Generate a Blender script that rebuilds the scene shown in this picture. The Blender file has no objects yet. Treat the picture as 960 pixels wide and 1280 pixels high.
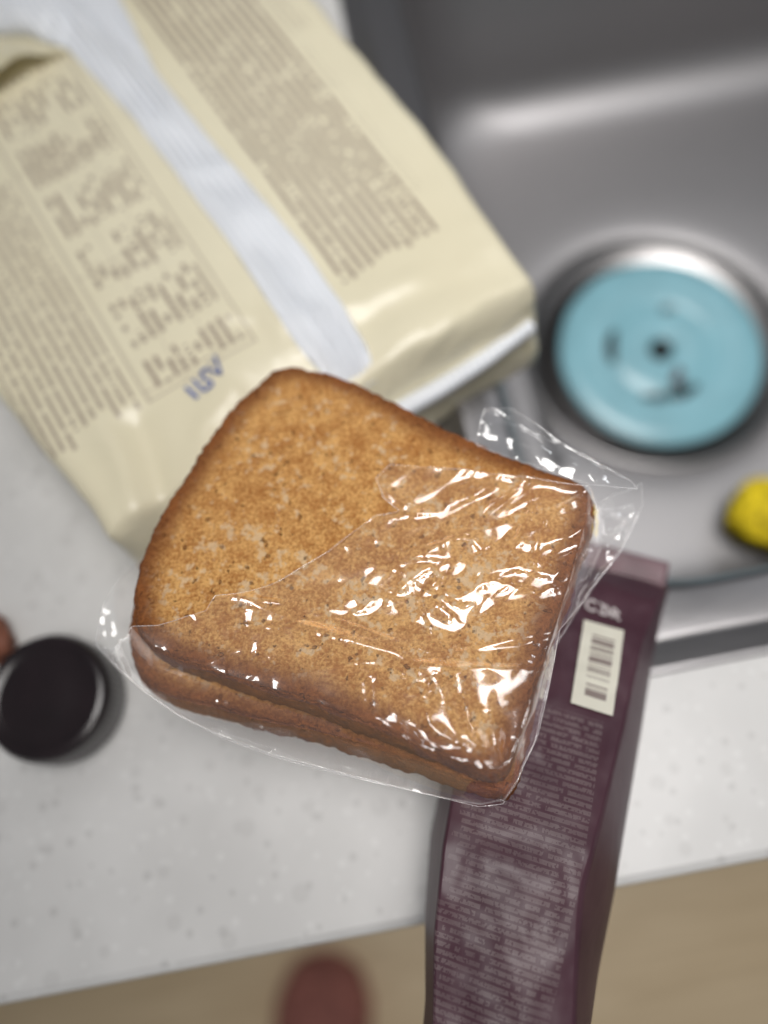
import bpy, bmesh, math, random
import numpy as np
from mathutils import Matrix, Vector

scene = bpy.context.scene
random.seed(7)
rad = math.radians

# ---------------------------------------------------------------- camera
cam_data = bpy.data.cameras.new('camera')
cam = bpy.data.objects.new('camera', cam_data)
scene.collection.objects.link(cam)
scene.camera = cam
TILT, ROLL = rad(20), rad(10.8)
fwd = Vector((0, math.sin(TILT), -math.cos(TILT)))
up0 = Vector((0, math.cos(TILT), math.sin(TILT)))
rt0 = Vector((1, 0, 0))
cr_ = rt0 * math.cos(ROLL) - up0 * math.sin(ROLL)
cu_ = rt0 * math.sin(ROLL) + up0 * math.cos(ROLL)
cam.matrix_world = Matrix(((cr_.x, cu_.x, -fwd.x, 0), (cr_.y, cu_.y, -fwd.y, 0),
                           (cr_.z, cu_.z, -fwd.z, 0.34), (0, 0, 0, 1)))
cam_data.sensor_fit = 'HORIZONTAL'
cam_data.sensor_width = 36
cam_data.lens = 37.5
cam_data.clip_start = 0.01
cam_data.clip_end = 20
cam_data.dof.use_dof = True
cam_data.dof.focus_distance = 0.247
cam_data.dof.aperture_fstop = 3.3

# ---------------------------------------------------------------- world and lamps
world = bpy.data.worlds.new('World')
scene.world = world
world.use_nodes = True
bg = world.node_tree.nodes['Background']
bg.inputs[0].default_value = (0.92, 0.95, 1.0, 1)
bg.inputs[1].default_value = 0.175


def lamp(name, loc, target, size, size_y, power, color, spread=180):
    l = bpy.data.lights.new(name, 'AREA')
    l.shape = 'RECTANGLE'
    l.size, l.size_y, l.energy, l.color, l.spread = size, size_y, power, color, rad(spread)
    o = bpy.data.objects.new(name, l)
    scene.collection.objects.link(o)
    o.location = loc
    o.rotation_euler = (Vector(target) - Vector(loc)).to_track_quat('-Z', 'Y').to_euler()
    return o


lamp('ceiling_panel_light', (0.19, 0.09, 1.30), (0.25, 0.22, 0), 0.72, 0.54, 2.15, (1.0, 0.975, 0.95), 62)
lamp('added_glint_light', (0.10, -0.42, 1.45), (0.10, 0.05, 0), 0.16, 0.16, 0.5, (1.0, 0.96, 0.92), 80)  # unseen lamp, added for sharper glints on the wrap
lamp('under_cabinet_light', (0.62, 0.58, 0.62), (0.22, 0.20, -0.05), 0.16, 0.05, 0.2, (0.93, 0.96, 1.0), 150)

scene.view_settings.view_transform = 'Standard'
scene.view_settings.look = 'None'
scene.view_settings.gamma = 1
scene.view_settings.exposure = 0
scene.view_settings.use_curve_mapping = False
scene.render.engine = 'CYCLES'
scene.cycles.use_denoising = True
scene.cycles.max_bounces = 10
scene.cycles.transparent_max_bounces = 16
scene.cycles.caustics_reflective = False
scene.cycles.caustics_refractive = False


# ---------------------------------------------------------------- helpers
def link(o, parent=None):
    scene.collection.objects.link(o)
    if parent is not None:
        o.parent = parent
    return o


def tag(o, label=None, cat=None, group=None, kind=None):
    for k, v in (('label', label), ('category', cat), ('group', group), ('kind', kind)):
        if v:
            o[k] = v
    return o


def empty(name, loc=(0, 0, 0), rot=(0, 0, 0)):
    o = bpy.data.objects.new(name, None)
    o.empty_display_size = 0.02
    o.location = loc
    o.rotation_euler = rot
    return link(o)


def mesh_obj(name, verts, faces, mat, parent=None, smooth=True, attrs=None):
    me = bpy.data.meshes.new(name)
    me.from_pydata([tuple(map(float, v)) for v in verts], [], faces)
    if smooth:
        me.polygons.foreach_set('use_smooth', [True] * len(me.polygons))
    for k, vals in (attrs or {}).items():
        a = me.attributes.new(k, 'FLOAT', 'POINT')
        a.data.foreach_set('value', np.asarray(vals, dtype=np.float32))
    me.materials.append(mat)
    me.update()
    return link(bpy.data.objects.new(name, me), parent)


def loft(loops, close=True, cap0=False, cap1=False):
    """loops: list of (N,3) arrays; quads between neighbours"""
    n = len(loops[0])
    V = np.concatenate(loops)
    F = []
    m = n if close else n - 1
    for j in range(len(loops) - 1):
        a, b = j * n, (j + 1) * n
        for i in range(m):
            k = (i + 1) % n
            F.append((a + i, a + k, b + k, b + i))
    if cap0:
        F.append(tuple(range(n - 1, -1, -1)))
    if cap1:
        F.append(tuple(range((len(loops) - 1) * n, len(loops) * n)))
    return V, F


def lathe(profile, n=96, cx=0, cy=0):
    th = np.linspace(0, 2 * math.pi, n, endpoint=False)
    return [np.stack([cx + r * np.cos(th), cy + r * np.sin(th), np.full(n, z)], 1) for r, z in profile]


_rng = np.random.RandomState(3)
_perm = np.concatenate([_rng.permutation(256)] * 3)
_ga = _rng.rand(256) * 2 * math.pi


def noise2(x, y, seed=0):
    x = np.asarray(x, float) + seed * 17.31
    y = np.asarray(y, float) + seed * 9.77
    xi, yi = np.floor(x).astype(int), np.floor(y).astype(int)
    xf, yf = x - xi, y - yi
    u, v = xf ** 3 * (xf * (xf * 6 - 15) + 10), yf ** 3 * (yf * (yf * 6 - 15) + 10)

    def g(ix, iy, dx, dy):
        a = _ga[_perm[_perm[ix & 255] + (iy & 255)]]
        return np.cos(a) * dx + np.sin(a) * dy
    n00, n10 = g(xi, yi, xf, yf), g(xi + 1, yi, xf - 1, yf)
    n01, n11 = g(xi, yi + 1, xf, yf - 1), g(xi + 1, yi + 1, xf - 1, yf - 1)
    return 1.4 * ((n00 * (1 - u) + n10 * u) * (1 - v) + (n01 * (1 - u) + n11 * u) * v)


def fbm(x, y, seed=0, octv=4, gain=0.5):
    s, a, f = 0, 1, 1
    for k in range(octv):
        s = s + a * noise2(x * f, y * f, seed + k)
        a *= gain
        f *= 2.03
    return s


def seg_dist(px, py, a, b):
    ax, ay = a
    dx, dy = b[0] - ax, b[1] - ay
    L2 = dx * dx + dy * dy + 1e-12
    t = np.clip(((px - ax) * dx + (py - ay) * dy) / L2, 0, 1)
    ex, ey = px - ax - t * dx, py - ay - t * dy
    return np.hypot(ex, ey), t, (dx * ey - dy * ex)


def poly_sdf(px, py, poly):
    """negative inside; also the nearest boundary point"""
    px, py = np.asarray(px, float), np.asarray(py, float)
    best = np.full(px.shape, 1e9)
    nx, ny = np.zeros_like(px), np.zeros_like(py)
    inside = np.zeros(px.shape, bool)
    n = len(poly)
    for i in range(n):
        a, b = poly[i], poly[(i + 1) % n]
        d, t, _ = seg_dist(px, py, a, b)
        m = d < best
        best[m] = d[m]
        nx[m] = (a[0] + t * (b[0] - a[0]))[m]
        ny[m] = (a[1] + t * (b[1] - a[1]))[m]
        if a[1] != b[1]:
            c = ((a[1] > py) != (b[1] > py)) & (px < (b[0] - a[0]) * (py - a[1]) / (b[1] - a[1]) + a[0])
            inside ^= c
    return np.where(inside, -best, best), nx, ny


def smooth_closed(pts, n):
    """closed Catmull-Rom through pts, resampled to n equal steps"""
    P = np.asarray(pts, float)
    m = len(P)
    out = []
    for i in range(m):
        p0, p1, p2, p3 = P[i - 1], P[i], P[(i + 1) % m], P[(i + 2) % m]
        for t in np.linspace(0, 1, 12, endpoint=False):
            out.append(0.5 * (2 * p1 + (p2 - p0) * t + (2 * p0 - 5 * p1 + 4 * p2 - p3) * t * t + (3 * p1 - p0 - 3 * p2 + p3) * t ** 3))
    out = np.array(out)
    cl = np.vstack([out, out[:1]])
    s = np.concatenate([[0], np.cumsum(np.hypot(*np.diff(cl, axis=0).T))])
    q = np.linspace(0, s[-1], n, endpoint=False)
    return np.stack([np.interp(q, s, cl[:, 0]), np.interp(q, s, cl[:, 1])], 1)


def sstep(e0, e1, x):
    t = np.clip((x - e0) / (e1 - e0), 0, 1)
    return t * t * (3 - 2 * t)


# ---------------------------------------------------------------- shader helpers
class X:
    """a float socket with operators"""
    def __init__(s, nt, sock):
        s.nt, s.s = nt, sock

    def op(s, o, *args, clamp=False):
        n = s.nt.nodes.new('ShaderNodeMath')
        n.operation = o
        n.use_clamp = clamp
        for i, a in enumerate((s,) + args):
            if isinstance(a, X):
                s.nt.links.new(a.s, n.inputs[i])
            else:
                n.inputs[i].default_value = a
        return X(s.nt, n.outputs[0])

    def __add__(s, o): return s.op('ADD', o)
    def __sub__(s, o): return s.op('SUBTRACT', o)
    def __mul__(s, o): return s.op('MULTIPLY', o)
    def gt(s, o): return s.op('GREATER_THAN', o)
    def lt(s, o): return s.op('LESS_THAN', o)
    def between(s, a, b): return s.gt(a) * s.lt(b)
    def frac(s): return s.op('FRACT')
    def floor(s): return s.op('FLOOR')
    def step(s, a, b):
        n = s.nt.nodes.new('ShaderNodeMapRange')
        n.interpolation_type = 'SMOOTHSTEP'
        s.nt.links.new(s.s, n.inputs[0])
        n.inputs[1].default_value, n.inputs[2].default_value = a, b
        return X(s.nt, n.outputs[0])


class Mat:
    def __init__(s, name, color=(0.8, 0.8, 0.8), rough=0.5, metal=0.0, spec=0.5):
        s.m = bpy.data.materials.new(name)
        s.m.use_nodes = True
        s.nt = s.m.node_tree
        s.b = s.nt.nodes['Principled BSDF']
        s.out = s.nt.nodes['Material Output']
        s.b.inputs['Base Color'].default_value = (*color, 1)
        s.b.inputs['Roughness'].default_value = rough
        s.b.inputs['Metallic'].default_value = metal
        s.b.inputs['Specular IOR Level'].default_value = spec

    def coords(s):
        t = s.nt.nodes.new('ShaderNodeTexCoord')
        s.obj = t.outputs['Object']
        sp = s.nt.nodes.new('ShaderNodeSeparateXYZ')
        s.nt.links.new(s.obj, sp.inputs[0])
        s.xyz = [X(s.nt, o) for o in sp.outputs]
        return s.xyz

    def vec(s, x, y, z=0.0):
        c = s.nt.nodes.new('ShaderNodeCombineXYZ')
        for i, a in enumerate((x, y, z)):
            if isinstance(a, X):
                s.nt.links.new(a.s, c.inputs[i])
            else:
                c.inputs[i].default_value = a
        return c.outputs[0]

    def noise(s, scale, detail=3, rough=0.5, vec=None, dist=0.0):
        n = s.nt.nodes.new('ShaderNodeTexNoise')
        n.inputs['Scale'].default_value = scale
        n.inputs['Detail'].default_value = detail
        n.inputs['Roughness'].default_value = rough
        n.inputs['Distortion'].default_value = dist
        s.nt.links.new(vec if vec is not None else s.obj, n.inputs['Vector'])
        return X(s.nt, n.outputs[0])

    def white(s, vec):
        n = s.nt.nodes.new('ShaderNodeTexWhiteNoise')
        n.noise_dimensions = '2D'
        s.nt.links.new(vec, n.inputs['Vector'])
        return X(s.nt, n.outputs['Value'])

    def voro(s, scale, vec=None, feature='F1', rnd=1.0):
        n = s.nt.nodes.new('ShaderNodeTexVoronoi')
        n.feature = feature
        n.inputs['Scale'].default_value = scale
        n.inputs['Randomness'].default_value = rnd
        s.nt.links.new(vec if vec is not None else s.obj, n.inputs['Vector'])
        return X(s.nt, n.outputs['Distance']), n

    def attr(s, name):
        n = s.nt.nodes.new('ShaderNodeAttribute')
        n.attribute_name = name
        return X(s.nt, n.outputs['Fac'])

    def mix(s, fac, a, b):
        n = s.nt.nodes.new('ShaderNodeMix')
        n.data_type = 'RGBA'
        for sock, v in ((n.inputs[0], fac), (n.inputs[6], a), (n.inputs[7], b)):
            if isinstance(v, X):
                s.nt.links.new(v.s, sock)
            elif isinstance(v, (tuple, list)):
                sock.default_value = (*v, 1)
            elif isinstance(v, (int, float)):
                sock.default_value = v
            else:
                s.nt.links.new(v, sock)
        return n.outputs[2]

    def color(s, sock):
        s.nt.links.new(sock, s.b.inputs['Base Color'])

    def rough(s, x):
        s.nt.links.new(x.s, s.b.inputs['Roughness'])

    def bump(s, h, dist=0.001, strength=1.0, node=None):
        n = s.nt.nodes.new('ShaderNodeBump')
        n.inputs['Distance'].default_value = dist
        n.inputs['Strength'].default_value = strength
        s.nt.links.new(h.s, n.inputs['Height'])
        s.nt.links.new(n.outputs[0], (node or s.b).inputs['Normal'])


# ---------------------------------------------------------------- materials
def m_counter():
    M = Mat('speckled_solid_surface', rough=0.35)
    M.coords()
    v1, n1 = M.voro(120)
    sz = X(M.nt, n1.outputs['Color'])
    dark = (v1 + sz * 0.22).lt(0.27)
    v2, n2 = M.voro(75)
    grey = (v2 + X(M.nt, n2.outputs['Color']) * 0.3).lt(0.34)
    v3, n3 = M.voro(160)
    pale = (v3 + X(M.nt, n3.outputs['Color']) * 0.2).lt(0.3)
    cloud = M.noise(18, 4)
    c = M.mix(cloud.step(0.35, 0.7), (0.63, 0.625, 0.615), (0.71, 0.705, 0.695))
    c = M.mix(pale * 0.35, c, (0.80, 0.80, 0.79))
    c = M.mix(grey * 0.2, c, (0.40, 0.39, 0.38))
    c = M.mix(dark * 0.25, c, (0.30, 0.29, 0.285))
    M.color(c)
    return M.m


def m_steel(name, base=(0.41, 0.40, 0.405), rough=0.48, scale=(1, 40)):
    M = Mat(name, base, rough, 1.0)
    x, y, z = M.coords()
    g = M.noise(60, 3, vec=M.vec(x * scale[0], y * scale[1], z * 20))
    M.rough(g.step(0.2, 0.8) * 0.12 + (rough - 0.05))
    M.bump(g, 0.00008)
    return M.m


def m_floor():
    M = Mat('wood_floor', rough=0.45)
    x, y, z = M.coords()
    g = M.noise(6, 5, 0.6, vec=M.vec(x * 1.0, y * 12.0, 0.0), dist=0.6)
    c = M.mix(g.step(0.3, 0.7), (0.72, 0.55, 0.335), (0.86, 0.68, 0.44))
    M.color(c)
    return M.m


def m_toast():
    M = Mat('toasted_bread', rough=0.72, spec=0.3)
    M.coords()
    crust = M.attr('crust')
    big = M.noise(38, 3, 0.55)
    mid = M.noise(150, 4, 0.6)
    fine = M.noise(850, 4, 0.65)
    tone = big * 0.38 + mid * 0.55 + fine * 0.92 - 0.425
    c = M.mix(tone.step(0.30, 0.72), (0.46, 0.185, 0.046), (0.88, 0.500, 0.175))
    warp = M.noise(260, 2)
    pale = (M.noise(310, 3, 0.6) + (big - 0.5) * 0.35 + (M.noise(70, 2) - 0.5) * 0.5).step(0.57, 0.67)
    c = M.mix(pale * 0.62, c, (0.82, 0.62, 0.40))
    v3, vn3 = M.voro(120, M.vec(*[q + 3.7 for q in M.xyz]))
    brown = (v3 * 0.8 + X(M.nt, vn3.outputs['Color']) * 0.8 + warp * 0.6).step(0.66, 0.5)
    c = M.mix(brown * 0.35, c, (0.30, 0.11, 0.03))
    pit = M.noise(330, 2, 0.5).step(0.66, 0.72)
    c = M.mix(pit * 0.6, c, (0.20, 0.075, 0.022))
    v2, vn2 = M.voro(95)
    seed = (v2 + X(M.nt, vn2.outputs['Color']) * 0.5).lt(0.15)
    c = M.mix(seed * 0.7, c, (0.16, 0.11, 0.075))
    cr = (crust + (mid - 0.5) * 0.45 + (big - 0.5) * 0.35).step(0.10, 0.90)
    dark = M.mix(tone.step(0.25, 0.75), (0.16, 0.048, 0.013), (0.32, 0.110, 0.029))
    c = M.mix(cr, c, dark)
    M.color(c)
    h = mid * 0.8 + fine * 0.5 - pit * 0.5 + M.noise(1500, 2) * 0.25
    M.bump(h, 0.0020, 1.0)
    return M.m


def m_film(name, haze=0.012):
    m = bpy.data.materials.new(name)
    m.use_nodes = True
    nt = m.node_tree
    for n in list(nt.nodes):
        nt.nodes.remove(n)
    N = nt.nodes.new
    out = N('ShaderNodeOutputMaterial')
    tr = N('ShaderNodeBsdfTransparent')
    tr.inputs[0].default_value = (0.95, 0.948, 0.945, 1)
    gl = N('ShaderNodeBsdfGlossy')
    gl.inputs['Color'].default_value = (1, 1, 1, 1)
    gl.inputs['Roughness'].default_value = 0.07
    df = N('ShaderNodeBsdfDiffuse')
    df.inputs[0].default_value = (0.75, 0.75, 0.77, 1)
    fr = N('ShaderNodeFresnel')
    fr.inputs['IOR'].default_value = 1.5
    mul = N('ShaderNodeMath')
    mul.operation = 'MULTIPLY'
    mul.inputs[1].default_value = 2.4
    cap = N('ShaderNodeMath')
    cap.operation = 'MINIMUM'
    cap.inputs[1].default_value = 0.5
    nt.links.new(fr.outputs[0], mul.inputs[0])
    nt.links.new(mul.outputs[0], cap.inputs[0])
    mul = cap
    mx = N('ShaderNodeAddShader')
    g2 = N('ShaderNodeBsdfGlossy')
    g2.inputs['Roughness'].default_value = 0.30
    half = N('ShaderNodeMath')
    half.operation = 'MULTIPLY'
    half.inputs[1].default_value = 0.30
    nt.links.new(mul.outputs[0], half.inputs[0])
    nt.links.new(half.outputs[0], g2.inputs['Color'])
    nt.links.new(mul.outputs[0], gl.inputs['Color'])
    mg = N('ShaderNodeAddShader')
    nt.links.new(gl.outputs[0], mg.inputs[0])
    nt.links.new(g2.outputs[0], mg.inputs[1])
    nt.links.new(tr.outputs[0], mx.inputs[0])
    nt.links.new(mg.outputs[0], mx.inputs[1])
    mx2 = N('ShaderNodeMixShader')
    mx2.inputs[0].default_value = haze
    nt.links.new(mx.outputs[0], mx2.inputs[1])
    nt.links.new(df.outputs[0], mx2.inputs[2])
    nt.links.new(mx2.outputs[0], out.inputs[0])
    tc = N('ShaderNodeTexCoord')
    ns = N('ShaderNodeTexNoise')
    ns.inputs['Scale'].default_value = 140
    ns.inputs['Detail'].default_value = 2
    ns.inputs['Distortion'].default_value = 0.8
    nt.links.new(tc.outputs['Object'], ns.inputs['Vector'])
    bp = N('ShaderNodeBump')
    bp.inputs['Distance'].default_value = 0.0004
    bp.inputs['Strength'].default_value = 0.12
    nt.links.new(ns.outputs[0], bp.inputs['Height'])
    for s_ in (gl, fr):
        nt.links.new(bp.outputs[0], s_.inputs['Normal'])
    return m


def text_mask(M, across, along, pitch, x0, x1, y0, y1, density, seed, ragged=0.0, fill=0.23, charw=0.85):
    """rows of tiny illegible print; across/along in millimetres"""
    row = across * (1.0 / pitch)
    rid = row.floor()
    rowm = (row.frac() - 0.5).op('ABSOLUTE').lt(fill)
    ch = M.noise(1.0, 1, vec=M.vec(rid * 7.13 + seed, along * (1.0 / charw), across * 0.9)).gt(1 - density)
    gap = M.white(M.vec(rid + seed, (along * (1.0 / (charw * 1.9)) + rid * 0.37).floor())).gt(0.08)
    rg = M.white(M.vec(rid + seed + 3.0, 1.0)) * ragged
    m = rowm * ch * gap * across.between(x0, x1) * (along - rg).gt(y0) * along.lt(y1)
    return m


def m_bag():
    M = Mat('cream_printed_film', rough=0.30)
    x, y, z = M.coords()
    a, b = x * 1000, y * 1000
    top = z.gt(0.042)
    A = text_mask(M, a, b, 4.6, 32.5, 82.5, 40, 262, 0.66, 1.0, 4.0)
    A2 = text_mask(M, a, b, 3.6, 84.5, 88.0, 60, 165, 0.47, 5.0, 6.0, 0.2)
    A3 = text_mask(M, a, b, 3.6, 84.5, 95.5, 172, 230, 0.52, 9.0, 10.0)
    cid = (b * (1 / 33.0) + 0.16).floor()
    rid = (a * (1 / 4.4)).floor()
    cf = (b * (1 / 33.0) + 0.16).frac()
    word = M.white(M.vec(rid + 3.0, (b * (1 / 4.5) + rid * 0.31).floor())).gt(0.30)
    cell = cf.between(0.10, 0.86) * word
    T = text_mask(M, a, b, 4.4, -58.0, -15.0, 42, 232, 0.66, 12.0, 0.0) * cell
    R = text_mask(M, a, b, 4.3, -110.0, -66.0, 34, 175, 0.64, 20.0, 14.0) * 0.8
    line = ((a + 11.5).op('ABSOLUTE').lt(0.5) + (a + 62.0).op('ABSOLUTE').lt(0.45)) * b.between(38, 235)
    line = line + ((b * (1 / 66.0) + 0.36).frac().lt(0.010) + (b - 38.5).op('ABSOLUTE').lt(0.45)) * a.between(-62, -11.5)
    line = line + (a * (1 / 16.6) + 0.69).frac().lt(0.04) * a.between(-62, -11.5) * b.between(38, 235) * 0.5
    ink = ((A + A2 * 0.7 + A3 * 0.6 + T + R) * 0.80 + line * 0.46).op('MINIMUM', 0.82) * top
    base = M.mix(M.noise(9, 3).step(0.3, 0.7), (0.765, 0.705, 0.515), (0.80, 0.745, 0.56))
    M.color(M.mix(ink, base, (0.20, 0.130, 0.110)))
    M.bump(M.noise(38, 3, 0.5, dist=0.5), 0.0022, 0.6)
    return M.m


def m_pouch():
    M = Mat('maroon_printed_pouch', rough=0.44)
    x, y, z = M.coords()
    a, b = x * 1000, y * 1000          # across / along the pouch
    mask = None
    ink = text_mask(M, b, a, 2.2, -100, 27, -36, 5, 0.60, 2.0, 5.0, 0.32, 0.8)
    big = text_mask(M, b, a, 5.4, -90, -79, -24, 14, 0.60, 6.0, 0.0, 0.40, 2.6)
    face = M.attr('face').gt(0.5)
    nutr = M.noise(60, 3).step(0.25, 0.6)
    fac = ((ink * 0.15) * (nutr * 0.6 + 0.4) + big * 0.45).op('MINIMUM', 0.85) * face
    base = M.mix(M.noise(45, 3).step(0.3, 0.7), (0.056, 0.019, 0.031), (0.078, 0.031, 0.045))
    M.color(M.mix(fac, base, (0.50, 0.44, 0.42)))
    M.bump(M.noise(32, 2, 0.5, dist=0.6), 0.0014, 0.5)
    return M.m


def m_barcode():
    M = Mat('barcode_print', rough=0.4)
    x, y, z = M.coords()
    a, b = x * 1000, y * 1000
    bars = M.white(M.vec((b * (1 / 0.36)).floor(), 3.0)).gt(0.45)
    blk = bars * ((b.between(-5.5, 12.0) * a.between(-3.6, 4.6)) + (b.between(-12.2, -7.6) * a.between(-3.2, 4.4)))
    M.color(M.mix(blk * 0.8, (0.72, 0.70, 0.60), (0.13, 0.075, 0.08)))
    return M.m


MT = dict(
    counter=m_counter(),
    steel=m_steel('brushed_steel'),
    steel_rim=m_steel('brushed_steel_rim', (0.33, 0.32, 0.325), 0.34),
    steel_ring=m_steel('polished_steel_ring', (0.36, 0.35, 0.35), 0.32),
    floor=m_floor(),
    toast=m_toast(),
    film=m_film('clear_film'),
    film_edge=m_film('clear_film_edge', 0.20),
    bag=m_bag(),
    pouch=m_pouch(),
    barcode=m_barcode(),
)


def simple(name, color, rough=0.5, metal=0.0, nscale=None, var=0.12, bump=0.0):
    M = Mat(name, color, rough, metal)
    M.coords()
    g = M.noise(nscale or 60, 4)
    lo = tuple(c * (1 - var) for c in color)
    hi = tuple(min(1, c * (1 + var)) for c in color)
    M.color(M.mix(g.step(0.3, 0.7), lo, hi))
    if bump:
        M.bump(g, bump, 0.8)
    return M.m


def m_seam():
    M = Mat('white_seam_film', rough=0.30)
    x, y, z = M.coords()
    ribs = ((x + M.noise(14, 2) * 0.012) * (2 * math.pi / 0.0034)).op('SINE') * 0.5 + 0.5
    M.color(M.mix(ribs.step(0.1, 0.9) * 0.8, (0.76, 0.795, 0.85), (0.90, 0.92, 0.95)))  # darker stripes paint in rib shading along with film thickness
    M.bump(ribs + M.noise(90, 3) * 0.6, 0.0007, 0.8)
    return M.m


MT['seam'] = m_seam()
MT['blue'] = simple('pale_blue_plastic', (0.25, 0.50, 0.58), 0.26, 0, 40, 0.06)
MT['hole'] = simple('opening_shade', (0.012, 0.016, 0.018), 0.6)  # near-black colour stands for shade inside the cover's openings
MT['lid'] = simple('dark_brown_plastic', (0.014, 0.008, 0.010), 0.22, 0, 50, 0.2)
MT['ink'] = simple('blue_stamp_ink', (0.035, 0.085, 0.33), 0.5)
MT['cream_inner'] = simple('bag_flap_film', (0.72, 0.66, 0.46), 0.32, 0, 30, 0.05, 0.001)
MT['yellow'] = simple('yellow_sponge', (0.78, 0.57, 0.012), 0.85, 0, 160, 0.35, 0.003)
MT['slip'] = simple('dark_red_cloth', (0.34, 0.13, 0.105), 0.8, 0, 90, 0.25, 0.002)
MT['lump'] = simple('reddish_brown_skin', (0.20, 0.07, 0.04), 0.5, 0, 120, 0.3, 0.002)
MT['crimp'] = simple('maroon_crimped_seal', (0.13, 0.06, 0.075), 0.28, 0, 70, 0.15, 0.0005)
MT['white_print'] = simple('white_print', (0.52, 0.47, 0.47), 0.45)
MT['black_print'] = simple('dark_print', (0.02, 0.008, 0.01), 0.35)
MT['water'] = Mat('water', (1, 1, 1), 0.02).m
MT['water'].node_tree.nodes['Principled BSDF'].inputs['Transmission Weight'].default_value = 1.0
MT['water'].node_tree.nodes['Principled BSDF'].inputs['IOR'].default_value = 1.33

# ---------------------------------------------------------------- setting: floor, counter
fl = mesh_obj('floor', [(-2, -2, -0.85), (2, -2, -0.85), (2, 2, -0.85), (-2, 2, -0.85)], [(0, 1, 2, 3)], MT['floor'], smooth=False)
tag(fl, kind='structure')

DX, DY = 0.2165, 0.276           # drain centre
NR = 360
TH = np.linspace(-math.pi, math.pi, NR, endpoint=False)


def rrect(x0, x1, y0, y1, r, z):
    """rounded rectangle sampled by angle round the drain centre"""
    pts = []
    for cx, cy, a0 in ((x1 - r, y1 - r, 0), (x0 + r, y1 - r, 90), (x0 + r, y0 + r, 180), (x1 - r, y0 + r, 270)):
        for k in range(24):
            a = rad(a0 + 90 * k / 23)
            pts.append((cx + r * math.cos(a), cy + r * math.sin(a)))
    P = np.array(pts)
    cl = np.vstack([P, P[:1]])
    dense = np.concatenate([np.linspace(cl[i], cl[i + 1], 40, endpoint=False) for i in range(len(P))])
    ang = np.arctan2(dense[:, 1] - DY, dense[:, 0] - DX)
    o = np.argsort(ang)
    ang, dense = ang[o], dense[o]
    aa = np.concatenate([ang - 2 * math.pi, ang, ang + 2 * math.pi])
    dd = np.concatenate([dense] * 3)
    return np.stack([np.interp(TH, aa, dd[:, 0]), np.interp(TH, aa, dd[:, 1]), np.full(NR, z)], 1)


def ring(r, z):
    return np.stack([DX + r * np.cos(TH), DY + r * np.sin(TH), np.full(NR, z)], 1)


OX0, OX1, OY0, OY1 = 0.031, 0.665, 0.0315, 0.565


def inset(d, z, r=0.05):
    return rrect(OX0 + d, OX1 - d, OY0 + d, OY1 - d, r, z)


cx0, cx1, cy0, cy1 = -0.9, 1.1, -0.044, 0.70
loops = [inset(0.010, -0.04, 0.045), inset(0.010, 0, 0.045), rrect(cx0 + 0.004, cx1 - 0.004, cy0 + 0.004, cy1 - 0.004, 0.004, 0),
         rrect(cx0 + 0.001, cx1 - 0.001, cy0 + 0.001, cy1 - 0.001, 0.004, -0.0015),
         rrect(cx0, cx1, cy0, cy1, 0.004, -0.005), rrect(cx0, cx1, cy0, cy1, 0.004, -0.04), inset(0.010, -0.04, 0.045)]
V, F = loft(loops)
ct = mesh_obj('counter', V, F, MT['counter'], smooth=False)
tag(ct, kind='structure')

# ---------------------------------------------------------------- sink
sink = empty('kitchen_sink', (0, 0, 0))
tag(sink, 'brushed stainless steel sink with rounded basin set into the white counter', 'sink')
V, F = loft([inset(-0.0006, 0.0003), inset(-0.0002, 0.0010), inset(0.0010, 0.0012), inset(0.0016, 0.0010), inset(0.0024, 0.0012), inset(0.0112, 0.0082),
             inset(0.0124, 0.0088), inset(0.0145, 0.0088), inset(0.0300, 0.0066), inset(0.0322, 0.0055, 0.064), inset(0.0335, 0.0026, 0.065)])
mesh_obj('rim', V, F, MT['steel_rim'], sink)
BX0, BX1, BY0, BY1 = OX0 + 0.0335, OX1 - 0.0335, OY0 + 0.0335, OY1 - 0.0335
prof = [(0.0, 0.0026, 0.065), (0.0025, -0.0020, 0.066), (0.0038, -0.0075, 0.066), (0.0060, -0.06, 0.066), (0.0085, -0.11, 0.065)]
for k in range(1, 10):
    t = rad(90 * k / 9)
    prof.append((0.010 + 0.042 * (1 - math.cos(t)), -0.1365 - 0.042 * math.sin(t), 0.062))
prof += [(0.062, -0.1788, 0.055)]
loops = [rrect(BX0 + d, BX1 - d, BY0 + d, BY1 - d, r, z) for d, z, r in prof]
A = loops[-1]
Bq = ring(0.118, -0.1797)
for t in (0.25, 0.5, 0.75):
    loops.append(A * (1 - t) + Bq * t)
loops += [Bq, ring(0.108, -0.1805), ring(0.1000, -0.1818), ring(0.0970, -0.1830)]
V, F = loft(loops)
mesh_obj('basin', V, F, MT['steel'], sink)
rp = [(0.0970, -0.1830), (0.0962, -0.1795), (0.0945, -0.1782), (0.0925, -0.1790), (0.0910, -0.1845), (0.0895, -0.1862), (0.0800, -0.1885),
      (0.0780, -0.1900), (0.0765, -0.1930), (0.0745, -0.200), (0.073, -0.24), (0.02, -0.245)]
V, F = loft([ring(r, z) for r, z in rp], cap1=True)
mesh_obj('drain_ring', V, F, MT['steel_ring'], sink)

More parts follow.
